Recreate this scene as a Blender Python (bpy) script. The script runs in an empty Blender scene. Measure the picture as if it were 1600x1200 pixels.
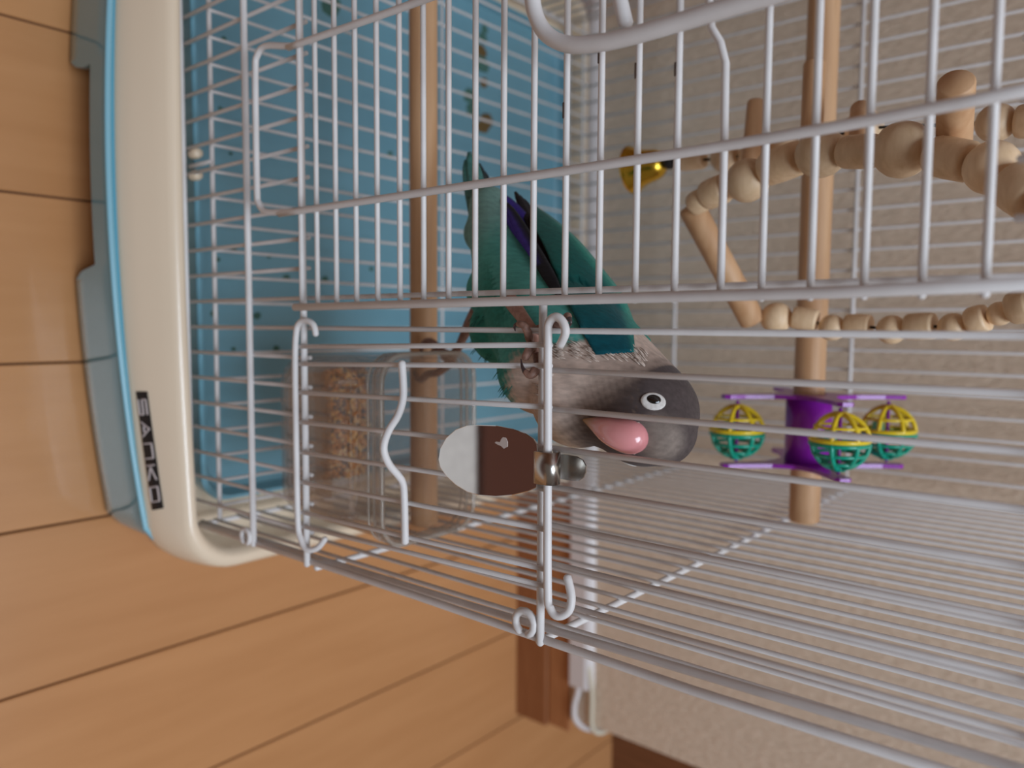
import bpy, bmesh, math, random
from mathutils import Vector, Matrix
from mathutils.bvhtree import BVHTree
random.seed(7)
C = bpy.context.scene.collection
SC = bpy.context.scene
S = 0.001            # scene is measured in millimetres, built in metres
FZ = 135.0           # height of the cage's datum above the floor, mm
# ------------------------------------------------------------------ camera
F = 1232.62
CP = Vector((-113.729, -222.036, 360.728))
MR = [(-0.00576366, 0.64314433, 0.76572329),
      (0.99725435, -0.05283667, 0.05188486),
      (0.07382772, 0.76391993, -0.64107395)]   # rows: image right, image down, forward
cam_d = bpy.data.cameras.new('camera'); cam = bpy.data.objects.new('camera', cam_d); C.objects.link(cam)
cam_d.sensor_fit = 'HORIZONTAL'; cam_d.sensor_width = 36.0; cam_d.lens = 36.0*F/1600
cam_d.clip_start = 0.01; cam_d.clip_end = 50
R_ = Vector(MR[0]); U_ = -Vector(MR[1]); B_ = -Vector(MR[2])
m = Matrix(((R_.x, U_.x, B_.x), (R_.y, U_.y, B_.y), (R_.z, U_.z, B_.z))).to_4x4()
m.translation = (CP+Vector((0, 0, FZ)))*S
cam.matrix_world = m
cam_d.dof.use_dof = True; cam_d.dof.focus_distance = 0.282; cam_d.dof.aperture_fstop = 7.5
SC.camera = cam
SC.view_settings.view_transform = 'Standard'; SC.view_settings.look = 'None'
SC.view_settings.gamma = 1; SC.view_settings.use_curve_mapping = False
SC.view_settings.exposure = -0.08
SC.cycles.transparent_max_bounces = 32
# ------------------------------------------------------------------ light
W = bpy.data.worlds.new('world'); SC.world = W; W.use_nodes = True
W.node_tree.nodes['Background'].inputs[0].default_value = (0.50, 0.41, 0.35, 1)
W.node_tree.nodes['Background'].inputs[1].default_value = 0.30
def area(name, loc, target, sx, sy, power, col):
    l = bpy.data.lights.new(name, 'AREA'); l.shape = 'RECTANGLE'; l.size = sx; l.size_y = sy
    l.energy = power; l.color = col
    o = bpy.data.objects.new(name, l); C.objects.link(o); o.location = loc
    o.rotation_euler = (Vector(target)-Vector(loc)).to_track_quat('-Z', 'Y').to_euler()
    return o
area('window_light', (0.25, -0.5, 2.1), (-0.05, 0.1, 0.2), 0.9, 0.9, 31, (0.75, 0.87, 1.0))
area('ceiling_light', (0.7, -0.1, 2.2), (0.1, 0.1, 0.2), 1.0, 1.0, 7, (0.95, 0.96, 1.0))

# ------------------------------------------------------------------ helpers
def ray(x, y):
    a = (x-800)/F; b = (y-600)/F
    return Vector((MR[0][0]*a+MR[1][0]*b+MR[2][0], MR[0][1]*a+MR[1][1]*b+MR[2][1], MR[0][2]*a+MR[1][2]*b+MR[2][2]))
def at(x, y, Y):       # point on the upright plane Y (mm) measured in the photograph
    d = ray(x, y); return CP+d*((Y-CP.y)/d.y)
def V(p): return Vector((p[0]*S, p[1]*S, (p[2]+FZ)*S))
def link(name, me, mat=None, parent=None, shade=True):
    o = bpy.data.objects.new(name, me); C.objects.link(o)
    if mat is not None and not me.materials: me.materials.append(mat)
    if shade and me.polygons and hasattr(me, 'shade_smooth'): me.shade_smooth()
    if parent is not None: o.parent = parent; o.matrix_parent_inverse = parent.matrix_world.inverted()
    return o
def tag(o, label=None, cat=None, group=None, kind=None):
    if label: o['label'] = label
    if cat: o['category'] = cat
    if group: o['group'] = group
    if kind: o['kind'] = kind
    return o
def empty(name, loc, parent=None):
    o = bpy.data.objects.new(name, None); C.objects.link(o); o.location = V(loc); o.empty_display_size = .01
    bpy.context.view_layer.update()
    if parent is not None: o.parent = parent; o.matrix_parent_inverse = parent.matrix_world.inverted()
    bpy.context.view_layer.update()
    return o
class MB:
    def __init__(s): s.v = []; s.f = []
    def add(s, vs, fs):
        n = len(s.v); s.v += [tuple(p) for p in vs]; s.f += [tuple(i+n for i in f) for f in fs]; return s
    def box(s, a, b):
        (x0, y0, z0), (x1, y1, z1) = a, b
        return s.add([(x0,y0,z0),(x1,y0,z0),(x1,y1,z0),(x0,y1,z0),(x0,y0,z1),(x1,y0,z1),(x1,y1,z1),(x0,y1,z1)],
                     [(0,3,2,1),(4,5,6,7),(0,1,5,4),(1,2,6,5),(2,3,7,6),(3,0,4,7)])
    def tube(s, pts, r, n=8, cap=True, flat=1.0):
        pts = [Vector(p) for p in pts]; rs = r if isinstance(r, (list, tuple)) else [r]*len(pts)
        P = []; Rr = []
        for i, p in enumerate(pts):
            if cap and i == 0:
                d = (pts[1]-p).normalized(); P.append(p-d*rs[0]*.55); Rr.append(rs[0]*.45)
            P.append(p); Rr.append(rs[i])
            if cap and i == len(pts)-1:
                d = (p-pts[-2]).normalized(); P.append(p+d*rs[-1]*.55); Rr.append(rs[-1]*.45)
        up = None; vs = []
        for i, p in enumerate(P):
            t = (P[min(i+1, len(P)-1)]-P[max(i-1, 0)])
            t = t.normalized() if t.length > 1e-9 else Vector((0, 0, 1))
            if up is None:
                up = Vector((0, 0, 1)) if abs(t.z) < .8 else Vector((0, 1, 0))
            up = (up-t*up.dot(t)).normalized(); sd = t.cross(up)
            for k in range(n):
                a = 2*math.pi*k/n
                vs.append(p+up*(math.cos(a)*Rr[i]*flat)+sd*(math.sin(a)*Rr[i]))
        fs = []
        for i in range(len(P)-1):
            for k in range(n):
                fs.append((i*n+k, i*n+(k+1) % n, (i+1)*n+(k+1) % n, (i+1)*n+k))
        fs.append(tuple(reversed(range(n)))); fs.append(tuple((len(P)-1)*n+k for k in range(n)))
        return s.add(vs, [tuple(reversed(f)) for f in fs])
    def lathe(s, o, ax, prof, n=16):   # prof: (radius, distance along ax)
        o = Vector(o); ax = Vector(ax).normalized()
        e = ax.orthogonal().normalized(); g = ax.cross(e); vs = []
        for (r, d) in prof:
            for k in range(n):
                a = 2*math.pi*k/n; vs.append(o+ax*d+e*(r*math.cos(a))+g*(r*math.sin(a)))
        fs = []
        for i in range(len(prof)-1):
            for k in range(n): fs.append((i*n+k, i*n+(k+1) % n, (i+1)*n+(k+1) % n, (i+1)*n+k))
        fs.append(tuple(reversed(range(n)))); fs.append(tuple((len(prof)-1)*n+k for k in range(n)))
        return s.add(vs, fs)
    def mesh(s, name, origin=(0, 0, 0)):
        me = bpy.data.meshes.new(name); o = Vector(origin)
        me.from_pydata([tuple((Vector(p)-o)*S) for p in s.v], [], s.f); me.update(); return me
    def build(s, name, mat, parent=None, origin=(0, 0, 0), **k):
        me = s.mesh(name, origin); o = link(name, me, mat, None, **k)
        o.location = V(origin)
        if parent is not None: bpy.context.view_layer.update(); o.parent = parent; o.matrix_parent_inverse = parent.matrix_world.inverted()
        return o
def recalc(o):
    bm = bmesh.new(); bm.from_mesh(o.data); bmesh.ops.recalc_face_normals(bm, faces=bm.faces); bm.to_mesh(o.data); bm.free(); return o
def smooth_path(pts, n=6):
    pts = [Vector(p) for p in pts]; out = []
    for i in range(len(pts)-1):
        p0 = pts[max(i-1, 0)]; p1 = pts[i]; p2 = pts[i+1]; p3 = pts[min(i+2, len(pts)-1)]
        for k in range(n):
            t = k/n
            out.append(.5*((2*p1)+(p2-p0)*t+(2*p0-5*p1+4*p2-p3)*t*t+(3*p1-p0-3*p2+p3)*t**3))
    out.append(pts[-1]); return out
# ------------------------------------------------------------------ materials
def mat(name, col, rough=.5, metal=0, spec=.5, coat=0, trans=0, sheen=0):
    m = bpy.data.materials.new(name); m.use_nodes = True; b = m.node_tree.nodes['Principled BSDF']
    b.inputs['Base Color'].default_value = (*col, 1); b.inputs['Roughness'].default_value = rough
    b.inputs['Metallic'].default_value = metal; b.inputs['Specular IOR Level'].default_value = spec
    b.inputs['Coat Weight'].default_value = coat; b.inputs['Transmission Weight'].default_value = trans
    b.inputs['Sheen Weight'].default_value = sheen
    return m
def nd(m, t, **k):
    n = m.node_tree.nodes.new(t)
    for a, b in k.items(): setattr(n, a, b)
    return n
def ln(m, a, b): m.node_tree.links.new(a, b)
def noisecol(m, c1, c2, scale=(1, 1, 1), ns=5, detail=4, lo=.35, hi=.65, bump=0, bdist=.0004, coord='Object', rnd=0):
    b = m.node_tree.nodes['Principled BSDF']
    tc = nd(m, 'ShaderNodeTexCoord'); mp = nd(m, 'ShaderNodeMapping'); mp.inputs['Scale'].default_value = scale
    n = nd(m, 'ShaderNodeTexNoise'); n.inputs['Scale'].default_value = ns; n.inputs['Detail'].default_value = detail
    ln(m, tc.outputs[coord], mp.inputs[0]); ln(m, mp.outputs[0], n.inputs['Vector'])
    r = nd(m, 'ShaderNodeValToRGB'); r.color_ramp.elements[0].position = lo; r.color_ramp.elements[1].position = hi
    r.color_ramp.elements[0].color = (*c1, 1); r.color_ramp.elements[1].color = (*c2, 1)
    ln(m, n.outputs[0], r.inputs[0])
    if rnd:
        oi = nd(m, 'ShaderNodeObjectInfo'); mr = nd(m, 'ShaderNodeMapRange'); mr.inputs[3].default_value = 1-rnd; mr.inputs[4].default_value = 1+rnd
        ln(m, oi.outputs['Random'], mr.inputs[0]); hs = nd(m, 'ShaderNodeHueSaturation'); ln(m, mr.outputs[0], hs.inputs['Value']); ln(m, r.outputs[0], hs.inputs['Color'])
        ln(m, hs.outputs[0], b.inputs['Base Color'])
        va = nd(m, 'ShaderNodeVectorMath'); va.operation = 'ADD'; cb = nd(m, 'ShaderNodeCombineXYZ')
        mu = nd(m, 'ShaderNodeMath'); mu.operation = 'MULTIPLY'; mu.inputs[1].default_value = 13.7
        ln(m, oi.outputs['Random'], mu.inputs[0]); ln(m, mu.outputs[0], cb.inputs[0]); ln(m, mu.outputs[0], cb.inputs[1])
        ln(m, mp.outputs[0], va.inputs[0]); ln(m, cb.outputs[0], va.inputs[1]); ln(m, va.outputs[0], n.inputs['Vector'])
    else: ln(m, r.outputs[0], b.inputs['Base Color'])
    if bump:
        bp = nd(m, 'ShaderNodeBump'); bp.inputs['Strength'].default_value = bump; bp.inputs['Distance'].default_value = bdist
        ln(m, n.outputs[0], bp.inputs['Height']); ln(m, bp.outputs[0], b.inputs['Normal'])
    return m
M = {}
M['wire'] = noisecol(mat('white_coated_wire', (.6, .6, .6), .42, spec=.35), (.66, .625, .61), (.74, .71, .70), ns=60, lo=.3, hi=.6)
M['chip'] = mat('rusty_chip', (.08, .045, .03), .8)
M['cream'] = noisecol(mat('cream_plastic', (.72, .62, .49), .28, coat=.2), (.78, .63, .465), (.81, .655, .49), ns=6)
M['blue'] = noisecol(mat('blue_plastic', (.1, .36, .5), .10, spec=.5, coat=.3), (.10, .33, .44), (.115, .36, .47), ns=8)
M['tray'] = noisecol(mat('blue_tray', (.1, .42, .6), .30, coat=.5), (.15, .35, .45), (.19, .42, .52), ns=7)
M['tray'].node_tree.nodes['Principled BSDF'].inputs['Coat Roughness'].default_value = .3
M['floorw'] = noisecol(mat('floor_wood', (.5, .3, .15), .26, coat=.15), (.51, .24, .096), (.56, .272, .113), scale=(8, .9, 1), ns=9, detail=6, lo=.3, hi=.7, rnd=.05)
M['seam'] = mat('floor_joint', (.10, .04, .018), .8)
M['wood'] = noisecol(mat('perch_wood', (.6, .4, .25), .55), (.54, .30, .15), (.66, .41, .23), scale=(1.2, 14, 14), ns=14, detail=5, lo=.3, hi=.7, bump=.15)
M['bead'] = noisecol(mat('bead_wood', (.6, .42, .27), .5), (.74, .52, .31), (.86, .64, .42), scale=(3, 10, 10), ns=40, detail=5, lo=.3, hi=.72, bump=.12, rnd=.1)
M['base_brown'] = noisecol(mat('baseboard_wood', (.30, .12, .045), .4), (.27, .095, .032), (.34, .13, .05), scale=(2, 20, 20), ns=12, lo=.3, hi=.7)
M['white_pl'] = mat('white_plastic', (.72, .68, .68), .35)
M['steel'] = mat('polished_steel', (.86, .85, .84), .035, metal=1)
M['steel2'] = mat('brushed_steel', (.55, .53, .50), .25, metal=1)
M['plate'] = mat('black_plate', (.012, .009, .009), .35)
M['letters'] = mat('pale_lettering', (.50, .42, .40), .4)
M['purple'] = mat('purple_plastic', (.30, .02, .42), .3, coat=.2)
M['yellow'] = mat('yellow_plastic', (.85, .62, .02), .3, coat=.2)
M['green'] = mat('green_plastic', (.0, .36, .24), .3, coat=.2)
M['mint'] = mat('mint_bead', (.16, .58, .40), .35)
M['brass'] = mat('gold_bell', (.80, .52, .06), .22, metal=1)
M['black'] = mat('black_cord', (.02, .02, .02), .6)
M['drop'] = mat('dried_dropping', (.07, .17, .14), .9)
M['drop2'] = mat('brown_dropping', (.16, .10, .035), .9)
# wallpaper
m = mat('woven_wallpaper', (.6, .5, .38), .85, spec=.2); M['wall'] = m
noisecol(m, (.66, .53, .405), (.76, .61, .475), scale=(1.8, 1, .8), ns=170, detail=5, lo=.3, hi=.7, bump=.8, bdist=.0014)
# clear plastic: see-through shell with a clear gloss and a faint milky haze
def clear(name, tint, haze, hz):
    m = bpy.data.materials.new(name); m.use_nodes = True; nt = m.node_tree; nt.nodes.remove(nt.nodes['Principled BSDF'])
    out = nt.nodes['Material Output']; t = nd(m, 'ShaderNodeBsdfTransparent'); t.inputs[0].default_value = (*tint, 1)
    g = nd(m, 'ShaderNodeBsdfGlossy'); g.inputs['Roughness'].default_value = .06
    d = nd(m, 'ShaderNodeBsdfDiffuse'); d.inputs[0].default_value = (*haze, 1)
    lw = nd(m, 'ShaderNodeLayerWeight'); lw.inputs[0].default_value = .5; pw = nd(m, 'ShaderNodeMath'); pw.operation = 'POWER'; pw.inputs[1].default_value = 3.0; ln(m, lw.outputs['Facing'], pw.inputs[0]); sc_ = nd(m, 'ShaderNodeMath'); sc_.operation = 'MULTIPLY_ADD'; sc_.inputs[1].default_value = .45; sc_.inputs[2].default_value = .035; ln(m, pw.outputs[0], sc_.inputs[0])
    a = nd(m, 'ShaderNodeMixShader'); a.inputs[0].default_value = hz; ln(m, t.outputs[0], a.inputs[1]); ln(m, d.outputs[0], a.inputs[2])
    b = nd(m, 'ShaderNodeMixShader'); ln(m, sc_.outputs[0], b.inputs[0]); ln(m, a.outputs[0], b.inputs[1]); ln(m, g.outputs[0], b.inputs[2])
    ln(m, b.outputs[0], out.inputs[0]); return m
M['clear'] = clear('clear_plastic', (.90, .87, .85), (.60, .47, .38), .17)

# ------------------------------------------------------------------ setting
fl = MB().box((-1500, -1500, -175), (1500, 1700, -137.5)).build('floor', M['seam'], shade=False); tag(fl, 'warm orange wooden plank floor with narrow dark joints', kind='structure')
pk = None
for k in range(-12, 15):
    x0 = 4+94.8*k
    if pk is None:
        b = MB(); g = .55; c = .7; y0, y1 = -1500, 1700; w = 94.8
        vs = []
        for (x, z) in [(g, -137.5), (g, -135-c), (g+c, -135), (w-g-c, -135), (w-g, -135-c), (w-g, -137.5)]:
            vs += [(x, y0, z), (x, y1, z)]
        fs = [(2*i, 2*i+1, 2*i+3, 2*i+2) for i in range(5)]+[(0, 2, 4, 6, 8, 10), (11, 9, 7, 5, 3, 1)]
        pk = b.add(vs, fs).mesh('plank')
    o = link('plank', pk, M['floorw'], None, shade=False); o.location = V((x0, 0, 0)); bpy.context.view_layer.update()
    o.parent = fl; o.matrix_parent_inverse = fl.matrix_world.inverted()
WY = 381
wl = MB().box((-1500, WY, -136), (264, WY+110, 2300)).build('wall_back', M['wall'], shade=False); tag(wl, 'beige woven wallpaper wall behind the cage', kind='structure')
b = MB()
def prism_x(b, x0, x1, prof):      # prof: (y,z) polygon, anticlockwise
    n = len(prof); b.add([(x0, y, z) for y, z in prof]+[(x1, y, z) for y, z in prof],
        [tuple(range(n)), tuple(reversed(range(n, 2*n)))]+[(i, i+n, (i+1) % n+n, (i+1) % n) for i in range(n)])
bb = MB(); prism_x(bb, -1500, 281, [(378, -135), (378, -98), (379.5, -96), (WY+.5, -96), (WY+.5, -135)])
bb = bb.build('baseboard_back', M['base_brown'], shade=False); recalc(bb); tag(bb, 'reddish brown wooden baseboard low on the beige wall', kind='structure')
bb = MB(); prism_x(bb, -1500, 278, [(379.2, -93.5), (379.2, -70), (380, -69), (WY+.5, -69), (WY+.5, -93.5)])
bb.box((-1500, 380.3, -96), (277, WY+.5, -93.5))
bb = bb.build('trim_1', noisecol(mat('upper_trim_wood', (.4, .17, .06), .45), (.36, .14, .05), (.44, .18, .07), scale=(2, 20, 20), ns=12), shade=False); recalc(bb); tag(bb, 'lighter brown upper strip of the baseboard', kind='structure')
# far wooden door beyond the end of the wall
dr = empty('door_1', (600, 560, -135)); tag(dr, 'dark brown wooden door beyond the end of the wall', kind='structure')
M['dark'] = noisecol(mat('dark_door_wood', (.16, .06, .025), .5), (.15, .055, .02), (.20, .075, .03), scale=(20, 20, 2), ns=8)
MB().box((265, 560, -135), (1400, 600, 1900)).build('door_leaf', M['dark'], dr, shade=False)
b = MB()
for x in (330, 860):
    b.box((x, 554, 0), (x+430, 561, 1750))
b.build('raised_panel', M['dark'], dr, shade=False)
shade_wl = MB().box((-640, -1500, -136), (-600, WY, 2300)).build('shade_wall_left', M['dark'], shade=False); tag(shade_wl, 'dark wood wall added out of view to darken the left side', kind='structure')  # unseen wall, added to shade the left side of the cage
# cable duct and cables
dk = MB(); prism_x(dk, -1500, 228, [(373, -65), (373, -48), (375, -44.5), (WY+.3, -41.5), (WY+.3, -67), (375, -67)])
dk = dk.build('cable_duct', M['white_pl'], shade=False); recalc(dk); tag(dk, 'white plastic cable duct running along the wall above the baseboard', 'cable duct')
c1 = [(200, 377, -56), (229, 377, -57), (248, 376, -61), (262, 377, -60), (270, 383, -52), (272, 396, -44), (272, 430, -44)]
c1 = MB().tube(smooth_path(c1), 3.0, 8).build('cable', M['white_pl']); tag(c1, 'white cable curving out of the duct end and round the wall corner', 'cable')
c2 = [(200, 377, -47), (229, 377, -42), (250, 377, -42), (262, 378, -42), (268, 380, -38), (269, 390, -34), (269, 430, -34)]
c2 = MB().tube(smooth_path(c2), 2.6, 8).build('cable', mat('cream_cable', (.62, .56, .44), .4)); tag(c2, 'cream cable running straight on top of the duct to the wall corner', 'cable')
# mat and bench added out of view, only to be mirrored in the steel clip
rug = MB().box((-700, -466, -135), (600, -258, -131)).build('reflection_mat', noisecol(mat('pale_mat', (.62, .58, .53), .9), (.56, .52, .48), (.66, .62, .57), ns=90, bump=.4), shade=False)
tag(rug, 'pale grey woven mat added out of view for the steel clip to mirror', 'mat')
st = MB().box((-700, -1300, -135), (600, -472, -125)).build('reflection_bench', mat('dark_bench_wood', (.085, .024, .012), .4), shade=False); tag(st, 'dark brown low bench added out of view for the steel clip to mirror', 'bench')

# ------------------------------------------------------------------ birdcage
XL, YB, ZT = -378, 360, 345
cage = empty('birdcage', (-189, 180, -135)); tag(cage, 'white wire birdcage on a cream base with pull-out blue drawer', 'birdcage')
RW = 1.05
_wm = {}
def wire(parent, a, b, r=RW, name='wire', n=8, label=None):
    a = Vector(a); b = Vector(b); d = b-a; key = (round(d.length, 1), r, n, tuple(round(x, 3) for x in d.normalized()))
    if key not in _wm: _wm[key] = MB().tube([(0, 0, 0), d], r, n).mesh(name)
    o = link(name, _wm[key], M['wire'], None); o.location = V(a)
    if label: o['label'] = label
    o.parent = parent; o.matrix_parent_inverse = parent.matrix_world.inverted()
    return o
def rod(parent, pts, r, name, n=10, mt='wire', label=None, path=None):
    o = MB().tube(smooth_path(pts, path) if path else pts, r, n).build(name, M[mt], parent)
    if label: o['label'] = label
    return o
# front panel
fp = rod(cage, [(XL, 0, 0), (0.5, 0, 0)], 1.7, 'front_panel')
for z, x0, x1, r in [(-62, XL, 1, 1.5), (47, XL, 1.5, 1.6), (189, -121, 2, 1.5), (ZT, XL, 0, 1.6)]: rod(fp, [(x0, -.5 if z != 0 else 0, z), (x1, -.5, z)], r, 'cross_rail')
# little hooked ring where the lowest rail wraps the corner post
for (cx, cz) in [(-6.5, -1.5), (-9, 185.5)]:
    pass
for i in range(0, 28):
    X = -14*i; y = 2.0
    if i == 0: continue
    if i <= 7:
        wire(fp, (X, y, -63), (X, y, 48.5)); wire(fp, (X, y, 188), (X, y, ZT))
    elif i in (8, 9) or i >= 21: wire(fp, (X, y, -63), (X, y, ZT))
    else: wire(fp, (X, y, -63), (X, y, 48.5)); wire(fp, (X, y, 330), (X, y, ZT))
rod(fp, [(0, 1.5, -64), (0, 1.0, 120), (1.2, .5, 250), (0, 0, ZT)], 1.6, 'corner_post')
def ring(parent, c, r, rr, a0, a1, ax='x', name='hook_ring'):
    pts = []
    for k in range(13):
        a = math.radians(a0+(a1-a0)*k/12)
        if ax == 'x': pts.append((c[0], c[1]+r*math.cos(a), c[2]+r*math.sin(a)))
        elif ax == 'y': pts.append((c[0]+r*math.cos(a), c[1], c[2]+r*math.sin(a)))
        else: pts.append((c[0]+r*math.cos(a), c[1]+r*math.sin(a), c[2]))
    return rod(parent, pts, rr, name, 8)
# side panel (right)
sp = rod(cage, [(1, 3, -62), (1, YB, -62)], 1.4, 'side_panel')
for z in (52, 187, ZT): rod(sp, [(2.2, 1, z), (2.2, YB+1, z)], 1.5, 'depth_rail')
rod(sp, [(0, 6.0, -63), (-.8, 6.0, 150), (-2.6, 5.5, 260), (-4.2, 5, ZT)], 1.5, 'corner_post')
for i in range(1, 26): wire(sp, (0, 14*i, -63), (0, 14*i, ZT))
rod(sp, [(0, YB-1, -63), (0, YB-1, ZT)], 1.5, 'corner_post')
ring(sp, (-4.6, -1.6, 182.5), 4.4, 1.5, 20, 330, 'y'); ring(sp, (-3.6, -1.8, -4.2), 3.8, 1.3, 20, 330, 'y')
# side panel (left)
sl = rod(cage, [(XL-1, 3, -62), (XL-1, YB, -62)], 1.4, 'side_panel')
for z in (52, 187, ZT): rod(sl, [(XL-2.2, 1, z), (XL-2.2, YB, z)], 1.5, 'depth_rail')
for i in range(0, 27): wire(sl, (XL, 14*i+(2 if i == 0 else 0)-(5 if i == 26 else 0), -63), (XL, 14*i+(2 if i == 0 else 0)-(5 if i == 26 else 0), ZT))
# back panel
bp = rod(cage, [(XL, YB-2.4, -62), (0, YB-2.4, -62)], 1.6, 'back_panel')
for z in (47, 186, ZT): rod(bp, [(XL, YB-2.4, z), (0, YB-2.4, z)], 1.5, 'cross_rail')
for i in range(1, 27): wire(bp, (-14*i, YB, -63), (-14*i, YB, ZT))
# roof
rf = rod(cage, [(XL, 180, ZT+3), (0, 180, ZT+3)], 1.5, 'roof_panel')
for i in range(1, 27): wire(rf, (-14*i, 0, ZT+1), (-14*i, YB, ZT+1))
# floor grille
gr = rod(cage, [(XL+4, 5.0, -41.5), (-6, 5.0, -41.5)], 1.25, 'floor_grille')
for y in (180, 352): rod(gr, [(XL+4, y, -42.5), (-4, y, -42.5)], 1.1, 'cross_rail')
for i in range(1, 27): wire(gr, (-14*i+.5, 4, -40), (-14*i+.5, 354, -40), .95)
# main door
DY = -2.6
dr_ = rod(cage, [(-121.6, -5.6, 47.5), (-122.3, -5.8, 170), (-123.0, -6, 290), (-124, -6, 336)], 1.75, 'main_door', label='large main door with horizontal bars')
rod(dr_, [(-287, -5.6, 47.5), (-287, -6, 336)], 1.75, 'stile')
for k in range(0, 21):
    z = 47+13.9*k
    if k == 0: continue
    if k in (15,):
        pts = [(-122, DY, z+1.4), (-170, DY, z+1.4), (-190, DY, z+1.2), (-196, DY, z-.5), (-201, DY, z-3.5), (-210, DY, z-4.5), (-287, DY, z-4.5)]
        rod(dr_, pts, 1.2, 'door_bar')
    else: wire(dr_, (-121.6, DY, z), (-287, DY, z), 1.15, 'door_bar')
rod(dr_, [(-121, DY, 49), (-287, DY, 49)], 1.3, 'door_bar')
loop = [(-168, -6, 336), (-165.5, -5.8, 252), (-165.3, -5.6, 52), (-165.5, -5.2, 47), (-166, -5.2, 38), (-167.5, -5.2, 24), (-172, -5.2, 18.6), (-180, -5.2, 17.2),
        (-232, -5.2, 17.5), (-241, -5.2, 19.5), (-244, -5.2, 26), (-241, -5.2, 40), (-239.5, -5.2, 47), (-239, -5.6, 54), (-237.5, -5.8, 150), (-238, -6, 336)]
rod(dr_, loop, 1.55, 'latch_loop', path=3, label='rod bent into a U below the door')
hl = [(-201, -15, 330), (-200.5, -15, 270), (-199.6, -15, 236), (-200.2, -15, 220), (-202.5, -15, 208.5), (-208, -15, 200), (-216, -15, 195.5), (-224, -15, 195),
      (-232, -15, 198), (-238, -15, 206), (-241, -15, 220), (-241, -15, 270), (-241, -15, 330)]
rod(dr_, hl, 2.65, 'handle_loop', 14, path=5, label='thick white handle loop')
rod(dr_, [tuple(at(978, 38, -12)), tuple(at(969, 0, -12)), tuple(at(960, -40, -12))], 2.3, 'handle_pin', 12)
for (x, y_, l) in [(-200.5, 215.0, 1.8), (-193.5, 227.0, 2.2), (-191.2, 241.0, 1.8), (-187.6, 254.2, 1.5), (-186, 199.0, 2.4)]:
    zz = 47+13.9*round((y_-47)/13.9)
    if abs(zz-255.5) < 2: continue
    MB().tube([(x-l, DY-.62, zz-.62), (x+l, DY-.62, zz-.62)], .62, 6).build('rust_chip', M['chip'], dr_)
# feeder door
fd = rod(cage, [(-109, -2.5, 59), (-113.5, -3, 58), (-115.6, -3.6, 53), (-114.3, -4, 48.5), (-110, -4, 46), (-95, -4, 44.6), (-55, -4, 44.6), (-20, -4, 45), (-12, -4, 47.2), (-7.5, -3.5, 51), (-8.6, -1, 56), (-13.4, 1, 59.5)], 1.45, 'feeder_door', path=4, label='small lift-up door at the feeder')
rod(fd, [(-107.2, -3, 198.5), (-111.5, -4.5, 201.8), (-115.3, -4.6, 200.5), (-116.8, -4.6, 197.5), (-114.5, -4.5, 194.6), (-108, -4.5, 194.3), (-71, -4.3, 194.5), (-22, -4.3, 195), (-14, -4, 196), (-11.6, -3.4, 199), (-14, -2, 202.6), (-19, -1, 203), (-25.3, 0, 200.4)], 1.55, 'hooked_rod', path=4)
for k, (ya, yb) in enumerate([(542, 538.5), (569.5, 571), (614.4, 635), (661, 699), (708, 763), (755, 826), (802, 888), (824, 914)]):
    a = at(478, ya, -2.2); b = at(846, yb, -2.2); wire(fd, (a.x, -2.2, 46), (b.x, -2.2, 194), 1.05)
wv = [(-98.5, -4.6, 119.5), (-90, -4.6, 120.3), (-83.5, -5, 120.5), (-77, -7.5, 120.2), (-71, -12.5, 120), (-64.5, -15, 120), (-58, -12.5, 120), (-52.5, -7.5, 120), (-49, -5, 120), (-43, -4.6, 120.5), (-24, -4.6, 121)]
rod(fd, wv, 1.6, 'grip_rod', path=4, label='white rod bowed outwards as a finger grip')
# steel clip on the feeder door
def slab(pts, nrm, th):
    b = MB(); n = len(pts); nrm = Vector(nrm).normalized()*th; P = [Vector(p) for p in pts]
    b.add([p for p in P]+[p+nrm for p in P], [tuple(range(n)), tuple(reversed(range(n, 2*n)))]+[(i, (i+1) % n, (i+1) % n+n, i+n) for i in range(n)])
    return b
def clipY(z): return -6.5-(192-z)*.085
out = [(685, 718), (688, 700), (697, 684), (712, 671), (728, 665), (748, 664), (775, 665), (800, 670), (820, 677), (834, 686), (839, 694), (840, 706),
       (841, 750), (838, 762), (825, 768), (800, 774), (775, 776), (748, 774), (730, 769), (712, 758), (697, 744), (688, 731)]
pts = []
for x, y in out:
    p = at(x, y, -6)
    for _ in range(5): p = at(x, y, clipY(p.z))
    pts.append(p)
cl = slab(pts, (0, 1, -.085), .7).build('steel_clip', M['steel'], fd, shade=False); recalc(cl); cl['label'] = 'polished oval steel clip'
mod = cl.modifiers.new('b', 'BEVEL'); mod.width = .0002; mod.segments = 2; mod.limit_method = 'ANGLE'
q = [(786, 683), (790, 684), (793, 690), (793, 698), (787, 701), (783, 697), (778, 695), (773, 692), (775, 690), (781, 691), (783, 686)]
P_ = []
for x, y in q:
    p = at(x, y, -7)
    for _ in range(5): p = at(x, y, clipY(p.z)-.12)
    P_.append(p)
slab(P_, (0, 1, -.085), .12).build('scuff', mat('pale_residue', (.55, .46, .42), .7), fd, shade=False)['label'] = 'pale scuffed patch on the steel clip'
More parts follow.
